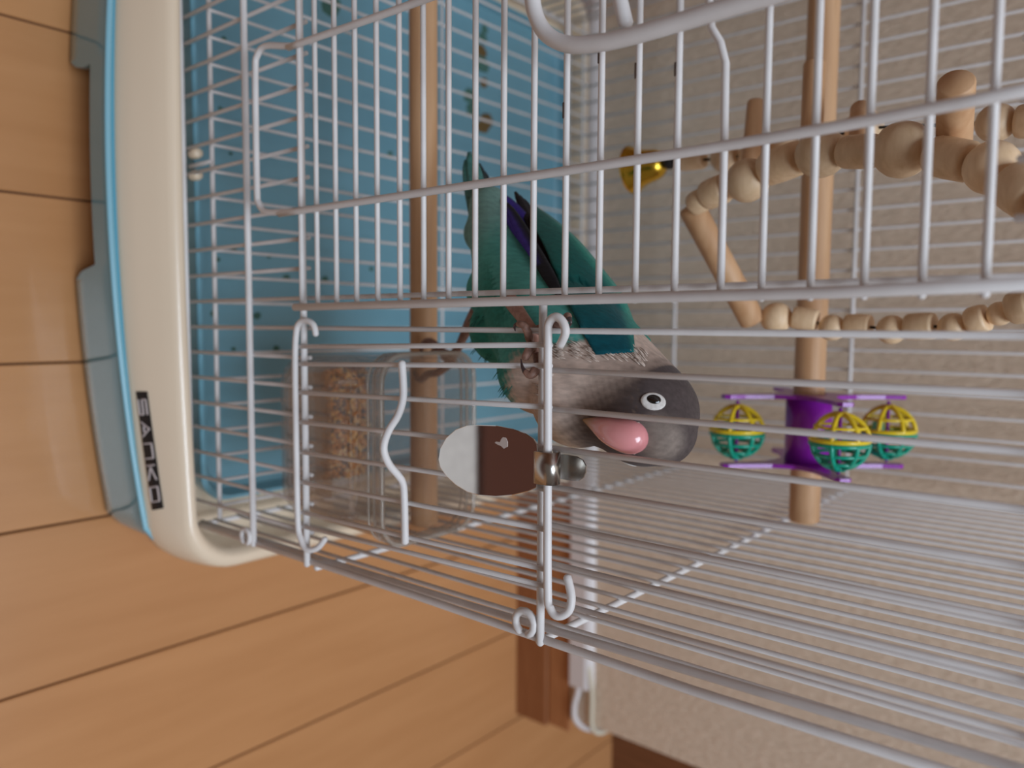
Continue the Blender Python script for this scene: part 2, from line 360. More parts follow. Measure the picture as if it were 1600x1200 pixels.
# collar rolled round the two rods, and inner tongue  (sub-parts would be a 4th level, so they are parts of the door)
b = MB(); n = 14; vs = []
for k in range(n+1):
    a = math.radians(-120+240*k/n); vs.append((math.sin(a)*3.0, math.cos(a)))
for xx in (-69.6, -58.2):
    pass
prof = [(-6.6, 190.5), (-6.9, 191.5), (-6.9, 196.0), (-6.0, 197.6), (-4.2, 198.4), (-2.0, 198.0), (-.6, 196.5), (-.2, 194)]
P1 = [(-69.8, y, z) for y, z in prof]; P2 = [(-58.4, y, z) for y, z in prof]
b.add(P1+P2, [(i, i+1, i+1+len(prof), i+len(prof)) for i in range(len(prof)-1)])
co = b.build('clip_collar', M['steel2'], fd); mod = co.modifiers.new('s', 'SOLIDIFY'); mod.thickness = .0006; mod.offset = 0
tg = [(862, 711), (880, 710), (900, 713), (910, 719), (915, 728), (915, 738), (911, 747), (903, 752), (885, 750), (862, 746)]
tb = slab([at(x, y, 4.5) for x, y in tg], (0, 1, 0), .6).build('clip_tongue', M['steel2'], fd, shade=False); recalc(tb); tb['label'] = 'dull steel tongue inside the door'
# ---- base: cream tub, lofted from bow-fronted rounded rectangles
def plan(xr, yc, bow, R, back=370, n=28, xl=None):
    xl = -378-xr if xl is None else xl; cx = (xl+xr)/2; hw = (xr-xl)/2; out = []
    def fy(x):
        t = (x-cx)/hw; return yc+bow*t*t
    fr = fy(xr-R)
    for k in range(9):      # front right corner, from side to front
        a = math.radians(0-90*k/8); out.append((xr-R+R*math.cos(a), fr+R+R*math.sin(a)))
    for k in range(1, n):
        x = xr-R-(xr-xl-2*R)*k/n; out.append((x, fy(x)))
    for k in range(9):
        a = math.radians(-90-90*k/8); out.append((xl+R+R*math.cos(a), fr+R+R*math.sin(a)))
    for k in range(9):
        a = math.radians(180-90*k/8); out.append((xl+R+R*math.cos(a), back-R+R*math.sin(a)))
    for k in range(9):
        a = math.radians(90-90*k/8); out.append((xr-R+R*math.cos(a), back-R+R*math.sin(a)))
    return out
SEC = [(-134.5, 10, -5, -11, 26), (-131, 12, -6, -11, 27), (-110, 17, -7, -11, 29), (-87, 21, -8, -9, 31), (-81, 23, -32.5, 15, 31), (-74, 25, -30.5, 14, 32), (-66, 26.5, -25.5, 11, 32), (-58, 27.5, -19, 8, 32), (-53, 27, -15, 6, 31), (-50.6, 25, -12, 5, 29),
       (-50, 22, -9.5, 4.8, 28), (-50.6, 19.5, -7, 4.5, 27), (-57, 16.5, -4.5, 4, 25), (-72, 14, -2.5, 4, 24), (-76, 10, 1, 4, 22)]
b = MB(); vs = []; 
for i, (z, xr, yc, bow, R) in enumerate(SEC):
    bk = 372-(i-8)*1.2 if i > 8 else 366+min(i, 8)*.75
    vs += [(x, y, z) for x, y in plan(xr, yc, bow, R, back=bk)]
N = len(vs)//len(SEC); fs = []
for i in range(len(SEC)-1):
    for k in range(N): fs.append((i*N+k, i*N+(k+1) % N, (i+1)*N+(k+1) % N, (i+1)*N+k))
fs.append(tuple(range(N))); fs.append(tuple(reversed(range((len(SEC)-1)*N, len(SEC)*N))))
base = recalc(b.add(vs, fs).build('base', M['cream'], cage)); base['label'] = 'cream plastic base with a bowed front'
def face_y(x, z):     # front face of the base at (x,z)
    for i in range(10):
        a, c = SEC[i], SEC[i+1]
        if a[0] <= z <= c[0]:
            t = (z-a[0])/(c[0]-a[0]); xr = a[1]+(c[1]-a[1])*t; yc = a[2]+(c[2]-a[2])*t; bow = a[3]+(c[3]-a[3])*t; R = a[4]+(c[4]-a[4])*t
            hw = 189+xr; u = (x+189)/hw; yy = yc+bow*u*u
            e = xr-R
            if x > e and x < xr:
                u0 = (e+189)/hw; yf = yc+bow*u0*u0; yy = yf+R-math.sqrt(max(R*R-(x-e)**2, 0))
            return yy
    return -15
for yy in (240, 274):
    p = at(306, yy, 4)
    b_t = MB().lathe((p.x, p.y, p.z-5), (0, 0, 1), [(2.2, 0), (2.8, 2), (3.0, 6), (2.4, 8.5)], 12); b_t.build('rim_catch', M['cream'], base)
wire(base, (at(306, 257, 2).x, 3, -62), (at(306, 257, 2).x, 3, -40), 1.2, 'catch_pin')
# ---- drawer front
def at_face(x, y, off=0):
    lo, hi = -60.0, 10.0
    for _ in range(40):
        md_ = (lo+hi)/2; p = at(x, y, md_)
        if face_y(p.x, max(min(p.z, -51), -80.5))-off > md_: lo = md_
        else: hi = md_
    return at(x, y, hi)
def dface(x, z):      # drawer front face: its own bow, leaning in slightly towards the floor
    t = (x+189)/195.0; yy = -36+(-76-z)*.055+15*t*t
    for e, sg in ((1.0, 1), (-379.0, -1)):
        d = (x-e)*sg
        if d > 0: yy += 8-math.sqrt(max(64-d*d*1.3, 0))
    return yy
b = MB(); cols = []
def botz(x):
    if -254 < x < -146: return -98.5
    if -262 <= x <= -254: return -98.5-32*((-254-x)/8)**.35
    if -146 <= x <= -138: return -98.5-32*((x+146)/8)**.35
    return -130.5
xs = sorted(set([round(-385+k*(392.0/60), 2) for k in range(61)]+[-262, -261, -259, -257, -254, -146, -143, -141, -139, -138]))
for x in xs:
    zb = botz(x); zt = -76.0; col = [(x, face_y(x, -80)+2, zt), (x, dface(x, zt)+1.6, zt), (x, dface(x, zt-1)+.2, zt-.6)]
    col += [(x, dface(x, z), z) for z in [zt-1.6+(zb-zt+1.6)*q for q in (0, .25, .5, .75, .97)]]+[(x, dface(x, zb)+.8, zb), (x, dface(x, zb)+4, zb)]
    cols.append(col)
H = len(cols[0])
b.add([p for c in cols for p in c], [(i*H+j, i*H+(j+1) % H, (i+1)*H+(j+1) % H, (i+1)*H+j) for i in range(len(cols)-1) for j in range(H)]+[tuple(range(H)), tuple(reversed(range((len(cols)-1)*H, len(cols)*H)))])
dw = recalc(b.build('drawer_front', M['blue'], cage)); dw['label'] = 'glossy blue drawer front with a finger notch'
md = dw.modifiers.new('e', 'EDGE_SPLIT'); md.split_angle = math.radians(40)
lb = MB(); lp = [(x, dface(x, -76)+1.2, -75.6) for x in xs]
lb.tube(lp, 1.7, 8, flat=.8).build('edge_lip', noisecol(mat('bright_blue_lip', (.12, .46, .62), .3), (.22, .46, .56), (.24, .49, .59)), dw)
# ---- name plate following the face
def onface(x, z, off): return (x, face_y(x, z)-off, z)
pa, pb = at_face(215, 612), at_face(232, 612); pc, pd = at_face(240, 797), at_face(257, 794)
def plate_pt(u, v, off):   # u along the plate, v across it
    p0 = pa.lerp(pc, u); p1 = pb.lerp(pd, u); p = p0.lerp(p1, v); return onface(p.x, p.z, off)
b = MB(); nu, nv = 16, 4; vs = []
for i in range(nu+1):
    for j in range(nv+1): vs.append(plate_pt(i/nu, j/nv, .9))
b.add(vs, [(i*(nv+1)+j, (i+1)*(nv+1)+j, (i+1)*(nv+1)+j+1, i*(nv+1)+j+1) for i in range(nu) for j in range(nv)])
pl = b.build('name_plate', M['plate'], base, shade=False); mod = pl.modifiers.new('s', 'SOLIDIFY'); mod.thickness = .0008
pl['label'] = 'black name plate with pale letters'
# letters drawn as strokes, 4 x 5 cells each, wide square-cornered lettering
ST = {'S': [[(1, 1), (0, 1), (0, .5), (1, .5), (1, 0), (0, 0)]], 'A': [[(0, 0), (.5, 1), (1, 0)], [(.3, .3), (.7, .3)]], 'N': [[(0, 0), (0, 1), (1, 1), (1, 0)]],
      'K': [[(0, 0), (0, 1)], [(1, 1), (.12, .5), (1, 0)]], 'O': [[(0, 0), (0, 1), (1, 1), (1, 0), (0, 0)]]}
b = MB()
for i, ch in enumerate('SANKO'):
    for st in ST[ch]:
        for (p, q) in zip(st[:-1], st[1:]):
            L = 6; pts = []
            for k in range(L+1):
                t = k/L; x = p[0]+(q[0]-p[0])*t; y = p[1]+(q[1]-p[1])*t
                pts.append(plate_pt(.065+i*.185+x*.125, (.15+y*.70), 1.15))
            b.tube(pts, .52, 6, flat=1)
b.build('lettering', M['letters'], base)
# ---- tray inside
b = MB(); TX0, TX1, TY0, TY1 = -366, -13, 8, 356
rings = [(-60, 0), (-61, 1.2), (-70, 4), (-72.5, 7)]; vs = []
def rr(x0, x1, y0, y1, R, n=6):
    o = []
    for cx, cy, a0 in [(x1-R, y1-R, 0), (x0+R, y1-R, 90), (x0+R, y0+R, 180), (x1-R, y0+R, 270)]:
        for k in range(n+1):
            a = math.radians(a0+90*k/n); o.append((cx+R*math.cos(a), cy+R*math.sin(a)))
    return o
rings = [(-75, -1), (-62, -2.5), (-61, -2), (-61, 0), (-70, 3), (-72, 6)]
for z, i_ in rings: vs += [(x, y, z) for x, y in rr(TX0+i_, TX1-i_, TY0+i_, TY1-i_, 16)]
N = len(vs)//len(rings)
b.add(vs, [(i*N+k, i*N+(k+1) % N, (i+1)*N+(k+1) % N, (i+1)*N+k) for i in range(len(rings)-1) for k in range(N)]+[tuple(range((len(rings)-1)*N, len(rings)*N)), tuple(reversed(range(N)))])
ty = recalc(b.build('tray', M['tray'], cage, shade=False)); ty['label'] = 'light blue tray under the floor grille'
def blob(b, c, rx, ry, rz, n=7):
    vs = [];
    for i in range(4):
        f = i/3*math.pi/2; 
        for k in range(n):
            a = 2*math.pi*k/n; j = 1+random.uniform(-.25, .25)
            vs.append((c[0]+rx*j*math.cos(a)*math.cos(f), c[1]+ry*j*math.sin(a)*math.cos(f), c[2]+rz*math.sin(f)))
    b.add(vs, [(i*n+k, i*n+(k+1) % n, (i+1)*n+(k+1) % n, (i+1)*n+k) for i in range(3) for k in range(n)]+[tuple(range(3*n, 4*n))])
def onz(x, y, z):
    d = ray(x, y); return CP+d*((z-CP.z)/d.z)
b = MB(); b2 = MB()
for (x, y, r) in [(345, 170, 1.6), (360, 240, 1.2), (365, 390, 1.8), (300, 362, 1.6), (340, 405, 1.5), (447, 435, 2.4), (508, 437, 2.2), (402, 493, 2.2), (432, 545, 2.0), (365, 545, 1.4), (335, 490, 2), (515, 12, 6), (520, 2, 5), (735, 150, 7), (737, 172, 6), (755, 60, 5), (752, 100, 7), (757, 45, 3.5), (450, 330, 1.2), (350, 60, 1.3), (420, 400, 1.5), (610, 240, 2), (580, 420, 1.6)]:
    p = onz(x, y, -72); blob(b, p, r, r*1.2, .7)
for (x, y, r) in [(757, 130, 4), (760, 190, 7), (752, 80, 5), (755, 200, 5), (900, 150, 3)]:
    p = onz(x, y, -72); blob(b2, p, r, r*1.3, .9)
o = b.build('droppings', M['drop']); tag(o, 'small dark green dried specks and smears scattered on the blue tray', 'droppings', kind='stuff')
o = b2.build('droppings', M['drop2']); tag(o, 'brown dried smear at the back of the blue tray', 'droppings', kind='stuff')

# ------------------------------------------------------------------ perches
def perch(c1, c2, r, label):
    c1 = Vector(c1); c2 = Vector(c2); t = empty('wooden_perch', (c1+c2)/2); tag(t, label, 'perch')
    b = MB(); L = (c2-c1).length
    prof = [(r*.93, 0), (r, 1), (r, L*.2), (r*1.01, L*.4), (r*.99, L*.6), (r, L*.8), (r, L-1), (r*.93, L)]
    b.lathe(c1, c2-c1, prof, 28); b.build('dowel', M['wood'], t)
    for e, s in ((c1, -1), (c2, 1)):
        MB().lathe(e+(c2-c1).normalized()*(s*(-1.0) if s < 0 else 0)*0, (c2-c1)*s, [(r*.7, 0), (r*.7, .6), (r*.55, .9)], 16).build('end_cap', M['white_pl'] if False else M['wood'], t)
    return t
perch((-373, 79, 45), (-3, 79, 44.5), 7.6, 'lower wooden perch just above the feeding cup, gripped by the parrot')
perch((-373, 227, 205), (-3, 227, 203), 8.4, 'upper wooden perch carrying the purple spinning toy')

# ------------------------------------------------------------------ spinning toy
c = Vector((-55.5, 227, 203.7))
sp_t = empty('spinning_toy', c); tag(sp_t, 'purple spinner with yellow and green lattice balls threaded on the upper perch', 'bird toy')
XA, XB = -19.5, 19.0      # arm planes
b = MB()
def ringp(b, x, ro, ri, h, n=24):
    vs = []
    for (rr_, xx) in [(ri, x), (ro, x), (ro, x+h), (ri, x+h)]:
        for k in range(n):
            a = 2*math.pi*k/n; vs.append((c.x+xx, c.y+rr_*math.cos(a), c.z+rr_*math.sin(a)))
    b.add(vs, [(i*n+k, i*n+(k+1) % n, ((i+1) % 4)*n+(k+1) % n, ((i+1) % 4)*n+k) for i in range(4) for k in range(n)])
ringp(b, XA, 12.6, 9.2, XB-XA)
hub = recalc(b.build('hub', M['purple'], sp_t))
E1 = Vector((0, .643, .766)); E2 = Vector((0, -.764, .641))
angs = [171, 90, 6, -90]
for X0, nm in ((XA-1.2, 'arm_plate'), (XB-1.0, 'arm_plate')):
    # four-armed star plate
    outl = []
    for q in range(4):
        a = math.radians([171, 90, 6, -90][q]) ; dv = E1*math.cos(a)+E2*math.sin(a); nv_ = E1*(-math.sin(a))+E2*math.cos(a)
        for (l, w) in [(14, 10.5), (24, 5.5), (40, 3.6), (49, 4.2), (51.5, 2.5), (51.5, -2.5), (49, -4.2), (40, -3.6), (24, -5.5), (14, -10.5)]:
            outl.append(dv*l+nv_*w)
    # order by walking arms clockwise
    b = MB(); n = len(outl); hole = []
    for p in outl:
        hole.append(p.normalized()*9.3)
    vs = [c+Vector((X0, 0, 0))+p for p in outl]+[c+Vector((X0+2.2, 0, 0))+p for p in outl]+[c+Vector((X0, 0, 0))+p for p in hole]+[c+Vector((X0+2.2, 0, 0))+p for p in hole]
    fs = []
    for i in range(n):
        j = (i+1) % n
        fs += [(i, j, j+n, i+n), (i+2*n, j+2*n, j, i), (i+n, j+n, j+3*n, i+3*n), (i+3*n, j+3*n, j+2*n, i+2*n)]
    b.add(vs, fs); recalc(b.build(nm, M['purple'], sp_t, shade=False))
def lattice(parent, cc, R, phase):
    for half, mt, nm in ((1, 'green', 'green_half'), (-1, 'yellow', 'yellow_half')):
        b = MB(); nrib = 7
        for k in range(nrib):
            a = phase+2*math.pi*k/nrib; pts = []
            for q in range(9):
                f = math.radians(3+84*q/8); 
                pts.append((cc[0]+half*R*math.sin(f), cc[1]+R*math.cos(f)*math.cos(a), cc[2]+R*math.cos(f)*math.sin(a)))
            b.tube(pts, 1.3, 6)
        for f, r_ in ([(4, 1.35), (32, .9), (80, 1.6)] if half < 0 else [(5, 1.2), (28, 1.0), (52, 1.0), (80, 1.8)]):
            f = math.radians(f); pts = [(cc[0]+half*R*math.sin(f), cc[1]+R*math.cos(f)*math.cos(2*math.pi*k/24), cc[2]+R*math.cos(f)*math.sin(2*math.pi*k/24)) for k in range(25)]
            b.tube(pts, r_, 6, cap=False)
        o = b.build('lattice_half', M[mt], parent); o['label'] = 'yellow half of a lattice ball' if half < 0 else 'green half of a lattice ball'
        # pin to arm
    b = MB().tube([(cc[0]-R-2.5, cc[1], cc[2]), (cc[0]+R+2.5, cc[1], cc[2])], 1.0, 8)
    o = b.build('axle', M['purple'], parent)
    b = MB().lathe((cc[0]-5, cc[1]+4, cc[2]-6), (1, 0, 0), [(2.2, 0), (3.2, .8), (3.2, 8), (2.2, 9)], 12)
    o = b.build('rattle_bead', M['mint'], parent); o['label'] = 'mint green bead loose in a lattice ball'
for q, a in enumerate(angs[:3]):
    a = math.radians(a); cc = c+(E1*math.cos(a)+E2*math.sin(a))*43
    lattice(sp_t, cc, 14.2, .3+q)

# ------------------------------------------------------------------ hanging bead toy
toy = empty('bead_ladder', at(1300, 240, 130)); tag(toy, 'hanging ladder toy of turned wooden beads, dowels and a gold bell', 'bird toy')
def bead(p, ax, L, r, kind):
    ax = Vector(ax).normalized(); p = Vector(p)
    if kind == 'ball':
        prof = []; 
        for k in range(11):
            f = -1+2*k/10; f = f*.93; prof.append((r*math.sqrt(max(1-f*f, 0)), f*L/2/.93))
    else:
        prof = [(r*.72, -L/2), (r*.9, -L/2), (r*.97, -L/2+1.2), (r, 0), (r*.97, L/2-1.2), (r*.9, L/2), (r*.72, L/2)]
    b = MB().lathe(p, ax, prof, 20); o = b.build('bead', M['bead'], toy); return o
def string(pts, sizes, rk=1.0):
    P = [at(*q) for q in pts]; Ls = [z[0] for z in sizes]
    for _ in range(3):
        for i in range(len(P)):
            f = 1.15
            for j in (i-1, i+1):
                if 0 <= j < len(P): f = min(f, (P[i]-P[j]).length*.95/((Ls[i]+Ls[j])/2))
            Ls[i] *= f if f < 1 else (1+(f-1)*.5)
    sizes = [(l, min(z[1]*.96, l/2*1.08) if z[2] == 'ball' else z[1]*.9, z[2]) for l, z in zip(Ls, sizes)]
    for i, (p, (L, r, kd)) in enumerate(zip(P, sizes)):
        a = P[max(i-1, 0)]; c_ = P[min(i+1, len(P)-1)]; bead(p, c_-a, L, r, kd)
    MB().tube(P, .8, 6).build('cord', M['black'], toy)
A = [(1092, 315, 132), (1118, 300, 130), (1168, 282, 126), (1222, 256, 120), (1283, 240, 112), (1344, 237, 105), (1410, 234, 98), (1488, 248, 88), (1550, 262, 80), (1598, 298, 72), (1650, 330, 66)]
sz = []
string(A, [(10, 6.6, 'cyl'), (13.5, 8.0, 'cyl'), (16, 10.3, 'ball'), (15.5, 8.6, 'cyl'), (17.5, 10.2, 'ball'), (13.5, 7.4, 'cyl'), (18.5, 10.8, 'ball'), (17, 8.0, 'cyl'), (17, 11, 'ball'), (14, 8.6, 'cyl'), (16, 11, 'ball')])
Bb = [(1213, 497, 176), (1258, 499, 178), (1300, 512, 180), (1341, 509, 180), (1393, 515, 178), (1438, 510, 176), (1489, 511, 174), (1528, 500, 172), (1562, 490, 170), (1598, 478, 166), (1640, 470, 162)]
string(Bb, [(15, 8.6, 'ball'), (12, 6.6, 'cyl'), (14, 8.6, 'ball'), (12.5, 6.4, 'cyl'), (15, 9.0, 'ball'), (13, 7.0, 'cyl'), (15, 8.6, 'ball'), (12.5, 7.2, 'cyl'), (15, 9, 'ball'), (14, 8.2, 'cyl'), (15, 9, 'ball')])
Cc = [(1082, 252, 186), (1133, 246, 184), (1180, 243, 182), (1225, 232, 180), (1290, 215, 176), (1350, 200, 170), (1556, 192, 150), (1620, 188, 148)]
string(Cc, [(12, 5.6, 'cyl'), (12, 8.4, 'ball'), (12, 6, 'cyl'), (13, 8.4, 'ball'), (12, 6, 'cyl'), (13, 9, 'ball'), (16, 9.2, 'ball'), (14, 7.5, 'cyl')])
def dowel(p, q, r, lab=None):
    b = MB(); p = Vector(p); q = Vector(q); L = (q-p).length
    b.lathe(p, q-p, [(r*.9, 0), (r, .8), (r, L-.8), (r*.9, L)], 20); o = b.build('dowel', M['wood'], toy)
    if lab: o['label'] = lab
dowel(at(1079, 322, 140), at(1177, 503, 172), 6.6, 'slanting bottom rung of the ladder')
dowel(at(1182, 158, 172), at(1168, 300, 166), 4.6)
dowel(at(1273, 98, 165), at(1266, 262, 158), 5.2)
dowel(at(1345, 170, 160), at(1343, 238, 130), 4.6)
dowel(at(1494, 128, 78), at(1490, 250, 112), 5.9, 'stout upper rung with its cut end showing')
p = at(1089, 316, 131); MB().lathe(p, (0, -1, .2), [(1.4, 0), (1.5, 1), (.9, 1.6)], 8).build('screw', M['black'], toy)
p1 = at(1000, 263, 188); p2 = at(1034, 255, 188); ax = (p2-p1).normalized(); r = 13.6
b = MB().lathe(p1-ax*6, ax, [(13.6, 0), (14.4, .8), (13.0, 2.5), (10.8, 7), (9.4, 13), (8.6, 17), (6.8, 20.5), (3.5, 22.5), (1.5, 23)], 24)
b.build('bell', M['brass'], toy)['label'] = 'small gold bell'
MB().lathe(p1-ax*9.5, ax, [(1.2, 0), (2.6, 1), (2.6, 4), (1.0, 6)], 10).build('clapper', M['steel2'], toy)
MB().lathe(p1+ax*17.5, ax, [(4, 0), (4.6, 1), (4.4, 4), (3, 5.5)], 12).build('bell_mount', M['black'], toy)
MB().tube([p1+ax*16, at(1082, 252, 186)], .8, 6).build('cord', M['black'], toy)

# ------------------------------------------------------------------ feeding cup and seed
cup = empty('feeding_cup', (-57, 37, 8)); tag(cup, 'clear plastic feeding cup holding seed behind the small door', 'feeding cup')
X0, X1, Y0, Y1, ZB, ZTp = -99.5, -14, 7.5, 66, 8, 94
b = MB(); vs = []
rings = [(ZB, 10, 12), (ZB+1, 5, 14), (ZB+5, 1.5, 15), (ZB+12, .3, 15), (ZB+50, 0, 14), (ZTp-6, -.3, 13), (ZTp-5, -1.6, 13), (ZTp-1, -1.8, 13), (ZTp, -1.2, 13), (ZTp, .6, 12), (ZTp-6, 1.4, 12), (ZB+50, 1.8, 12), (ZB+12, 2.2, 13), (ZB+6, 3.6, 13), (ZB+3, 7, 12), (ZB+2.2, 12, 11)]
for z, i_, R in rings: vs += [(x, y, z) for x, y in rr(X0+i_, X1-i_, Y0+i_, Y1-i_, R)]
N = len(vs)//len(rings)
b.add(vs, [(i*N+k, i*N+(k+1) % N, (i+1)*N+(k+1) % N, (i+1)*N+k) for i in range(len(rings)-1) for k in range(N)]+[tuple(reversed(range(N))), tuple(range((len(rings)-1)*N, len(rings)*N))])
recalc(b.build('cup_body', M['clear'], cup))
b = MB(); ri = rr(X0-1, X1+1, Y0-1, Y1+1, 13); b.tube([(x, y, ZTp-.5) for x, y in ri]+[(ri[0][0], ri[0][1], ZTp-.5)], 1.1, 6, cap=False)
for dz, rr2 in ((5.5, .9), (9.5, .7)):
    b.tube([(x, y, ZTp-dz) for x, y in ri]+[(ri[0][0], ri[0][1], ZTp-dz)], rr2, 6, cap=False)
b.build('rim', clear('cup_rim', (.85, .83, .80), (.75, .68, .6), .3), cup)
b = MB(); b.box((X0+6, Y0+24, ZB+2.4), (X1-8, Y0+25.2, ZB+15)); b.build('divider', M['clear'], cup, shade=False)
for xx in (-88, -26): MB().tube([(xx, Y0-1, 76), (xx, 3, 78), (xx, -1.2, 74)], 1.2, 6).build('hook', M['clear'], cup)
# seed
m = mat('seed_mix', (.4, .2, .06), .6); M['seed'] = m
b_ = m.node_tree.nodes['Principled BSDF']; at_ = nd(m, 'ShaderNodeAttribute'); at_.attribute_name = 'Col'; ln(m, at_.outputs['Color'], b_.inputs['Base Color'])
b = MB(); colr = []
pal = [(.60, .25, .05), (.70, .36, .08), (.42, .17, .04), (.70, .46, .20), (.26, .10, .03), (.55, .20, .04), (.06, .045, .035)]
for k in range(1500):
    x = random.uniform(-90, -31); y = random.uniform(34, 61)
    hx = 1-((x+60)/34)**2*.6; hy = 1-((y-47)/17)**2*.5
    top = 12+12*hx*hy; z = top-random.uniform(0, 2.5) if random.random() < .75 else random.uniform(12, top)
    rl = random.uniform(1.1, 1.7); rs = rl*random.uniform(.75, 1.0)
    d = Vector((random.gauss(0, 1), random.gauss(0, 1), random.gauss(0, .7))).normalized()
    n0 = len(b.f); b.lathe((x, y, z), d, [(rs*.55, -rl*.8), (rs, -rl*.2), (rs*.95, rl*.3), (rs*.3, rl)], 6); colr += [random.choice(pal)]*(len(b.f)-n0)
sd = b.build('birdseed', M['seed'], shade=True); tag(sd, 'heap of mixed golden brown seed in the clear cup', 'birdseed', kind='stuff')
ca = sd.data.color_attributes.new('Col', 'FLOAT_COLOR', 'CORNER')
for pgn in sd.data.polygons:
    for li in pgn.loop_indices: ca.data[li].color = (*colr[pgn.index], 1)

# ------------------------------------------------------------------ the parrot
bird = empty('parrot', at(850, 520, 36)); tag(bird, 'teal lovebird with brown-grey hood gripping the front bars, head tilted', 'parrot')
SPN = [(764, 322, 52, 9.5), (776, 360, 50, 13), (793, 405, 47, 16), (818, 455, 42, 20), (852, 508, 36, 24), (893, 557, 32, 26.5), (935, 588, 28.5, 23.5), (972, 613, 26, 20.5), (1004, 643, 24, 19.6), (1012, 648, 24, 18.6)]
SP = [(at(x, y, Y), r) for x, y, Y, r in SPN]
path = smooth_path([p for p, r in SP], 8); rad = [v.x for v in smooth_path([Vector((r, 0, 0)) for p, r in SP], 8)]
bmj = bmesh.new()
for p, r in zip(path, rad):
    bmesh.ops.create_icosphere(bmj, subdivisions=3, radius=r*S, matrix=Matrix.Translation(p*S))
# cheek and breast fullness
for (x, y, Y, r) in [(955, 640, 22, 15), (1032, 672, 20, 13), (1034, 640, 27, 13.5), (850, 575, 24, 19), (905, 625, 22, 18.5), (775, 455, 40, 13.5), (790, 515, 36, 16), (757, 365, 50, 10), (1000, 690, 17, 9)]:
    bmesh.ops.create_icosphere(bmj, subdivisions=3, radius=r*S, matrix=Matrix.Translation(at(x, y, Y)*S))
me = bpy.data.meshes.new('body'); bmj.to_mesh(me); bmj.free()
tmp = bpy.data.objects.new('tmp', me); C.objects.link(tmp)
md = tmp.modifiers.new('r', 'REMESH'); md.mode = 'VOXEL'; md.voxel_size = .0011
md = tmp.modifiers.new('s', 'SMOOTH'); md.iterations = 22; md.factor = .6
dg = bpy.context.evaluated_depsgraph_get(); bme = bpy.data.meshes.new_from_object(tmp.evaluated_get(dg)); bpy.data.objects.remove(tmp)
bme.name = 'body'
bvh = BVHTree.FromPolygons([v.co/S for v in bme.vertices], [tuple(p.vertices) for p in bme.polygons])
def hit(x, y, off=0):
    d = ray(x, y).normalized(); h = bvh.ray_cast(CP, d)
    return (h[0]-d*off, h[1]) if h[0] else (None, None)
def drape(p, off):
    n_, no, _, dist = bvh.find_nearest(p)
    if (p-n_).dot(no) < off: return n_+no*off
    return p
# feather colours by place on the bird
m = mat('feathers', (.2, .3, .3), .8, spec=.15, sheen=.08); M['feather'] = m
b_ = m.node_tree.nodes['Principled BSDF']; a_ = nd(m, 'ShaderNodeAttribute'); a_.attribute_name = 'Col'
tc = nd(m, 'ShaderNodeTexCoord'); mp = nd(m, 'ShaderNodeMapping'); mp.inputs['Rotation'].default_value = (0, math.radians(-35), 0); mp.inputs['Scale'].default_value = (1, 1, .28)
nz = nd(m, 'ShaderNodeTexNoise'); nz.inputs['Scale'].default_value = 620; nz.inputs['Detail'].default_value = 4
ln(m, tc.outputs['Object'], mp.inputs[0]); ln(m, mp.outputs[0], nz.inputs['Vector'])
mr = nd(m, 'ShaderNodeMapRange'); mr.inputs[1].default_value = .25; mr.inputs[2].default_value = .75; mr.inputs[3].default_value = .78; mr.inputs[4].default_value = 1.22; ln(m, nz.outputs[0], mr.inputs[0])
mx = nd(m, 'ShaderNodeVectorMath'); mx.operation = 'SCALE'; ln(m, a_.outputs['Color'], mx.inputs[0]); ln(m, mr.outputs[0], mx.inputs['Scale']); ln(m, mx.outputs[0], b_.inputs['Base Color'])
bpn = nd(m, 'ShaderNodeBump'); bpn.inputs['Strength'].default_value = .35; bpn.inputs['Distance'].default_value = .0005; ln(m, nz.outputs[0], bpn.inputs['Height']); ln(m, bpn.outputs[0], b_.inputs['Normal'])
def mixc(a, b, t):
    t = max(0, min(1, t)); t = t*t*(3-2*t); return tuple(x+(y-x)*t for x, y in zip(a, b))
HOOD = (.10, .066, .052); CROWN = (.088, .068, .066); BEIGE = (.66, .52, .44); TAN = (.58, .38, .24); TEAL = (.03, .24, .19); TEALL = (.09, .39, .34); VENT = (.18, .34, .30); BACK = (.015, .18, .145); FORE = (.27, .22, .19)
eyeP, eyeN = hit(1021, 627); foreP, _ = hit(1030, 690); collar = hit(860, 600)[0]
headC = SP[8][0]
key = path
def bodycol(v):
    # nearest spine parameter
    best = 0; bd = 1e9
    for i in range(0, len(key), 1):
        d = (v-key[i]).length_squared
        if d < bd: bd = d; best = i
    # finer: project on the local direction
    i = max(1, min(best, len(key)-2)); dv = (key[i+1]-key[i-1]); t = best+(v-key[best]).dot(dv)/dv.length_squared*2
    s = t/8.0          # in spine points: 0 rump .. 9 crown
    side = v.x-(key[best].x)      # + to the right of the axis (belly side right/below)
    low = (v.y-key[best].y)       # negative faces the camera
    nzv = math.sin(v.x*1.7+v.z*.9)*.06+math.sin(v.z*2.3-v.x*1.1)*.05
    s += nzv
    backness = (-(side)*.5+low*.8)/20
    col = mixc(VENT, TEALL, (s-.8)/1.6)
    col = mixc(col, TEAL, (s-2.2)/1.0) if side > -6 else col
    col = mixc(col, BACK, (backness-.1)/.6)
    col = mixc(col, TEALL, (s-3.9)/.6 * (1 if side < 6 else .2))
    # beige bib and collar
    bib = mixc(BEIGE, TAN, (side-8)/14)
    edge = 4.72+.085*max(0, -side)+.012*max(0, side)
    col = mixc(col, bib, (s-edge)/.35)
    hood = mixc(HOOD, CROWN, (s-7.6)/1.2)
    hed = 6.45+.03*max(-14, min(14, -side))
    d = (v-foreP).length
    col = mixc(col, hood, (s-hed)/1.5)
    col = mixc(FORE, col, (d-4.5)/7) if s > 6.5 else col
    return col
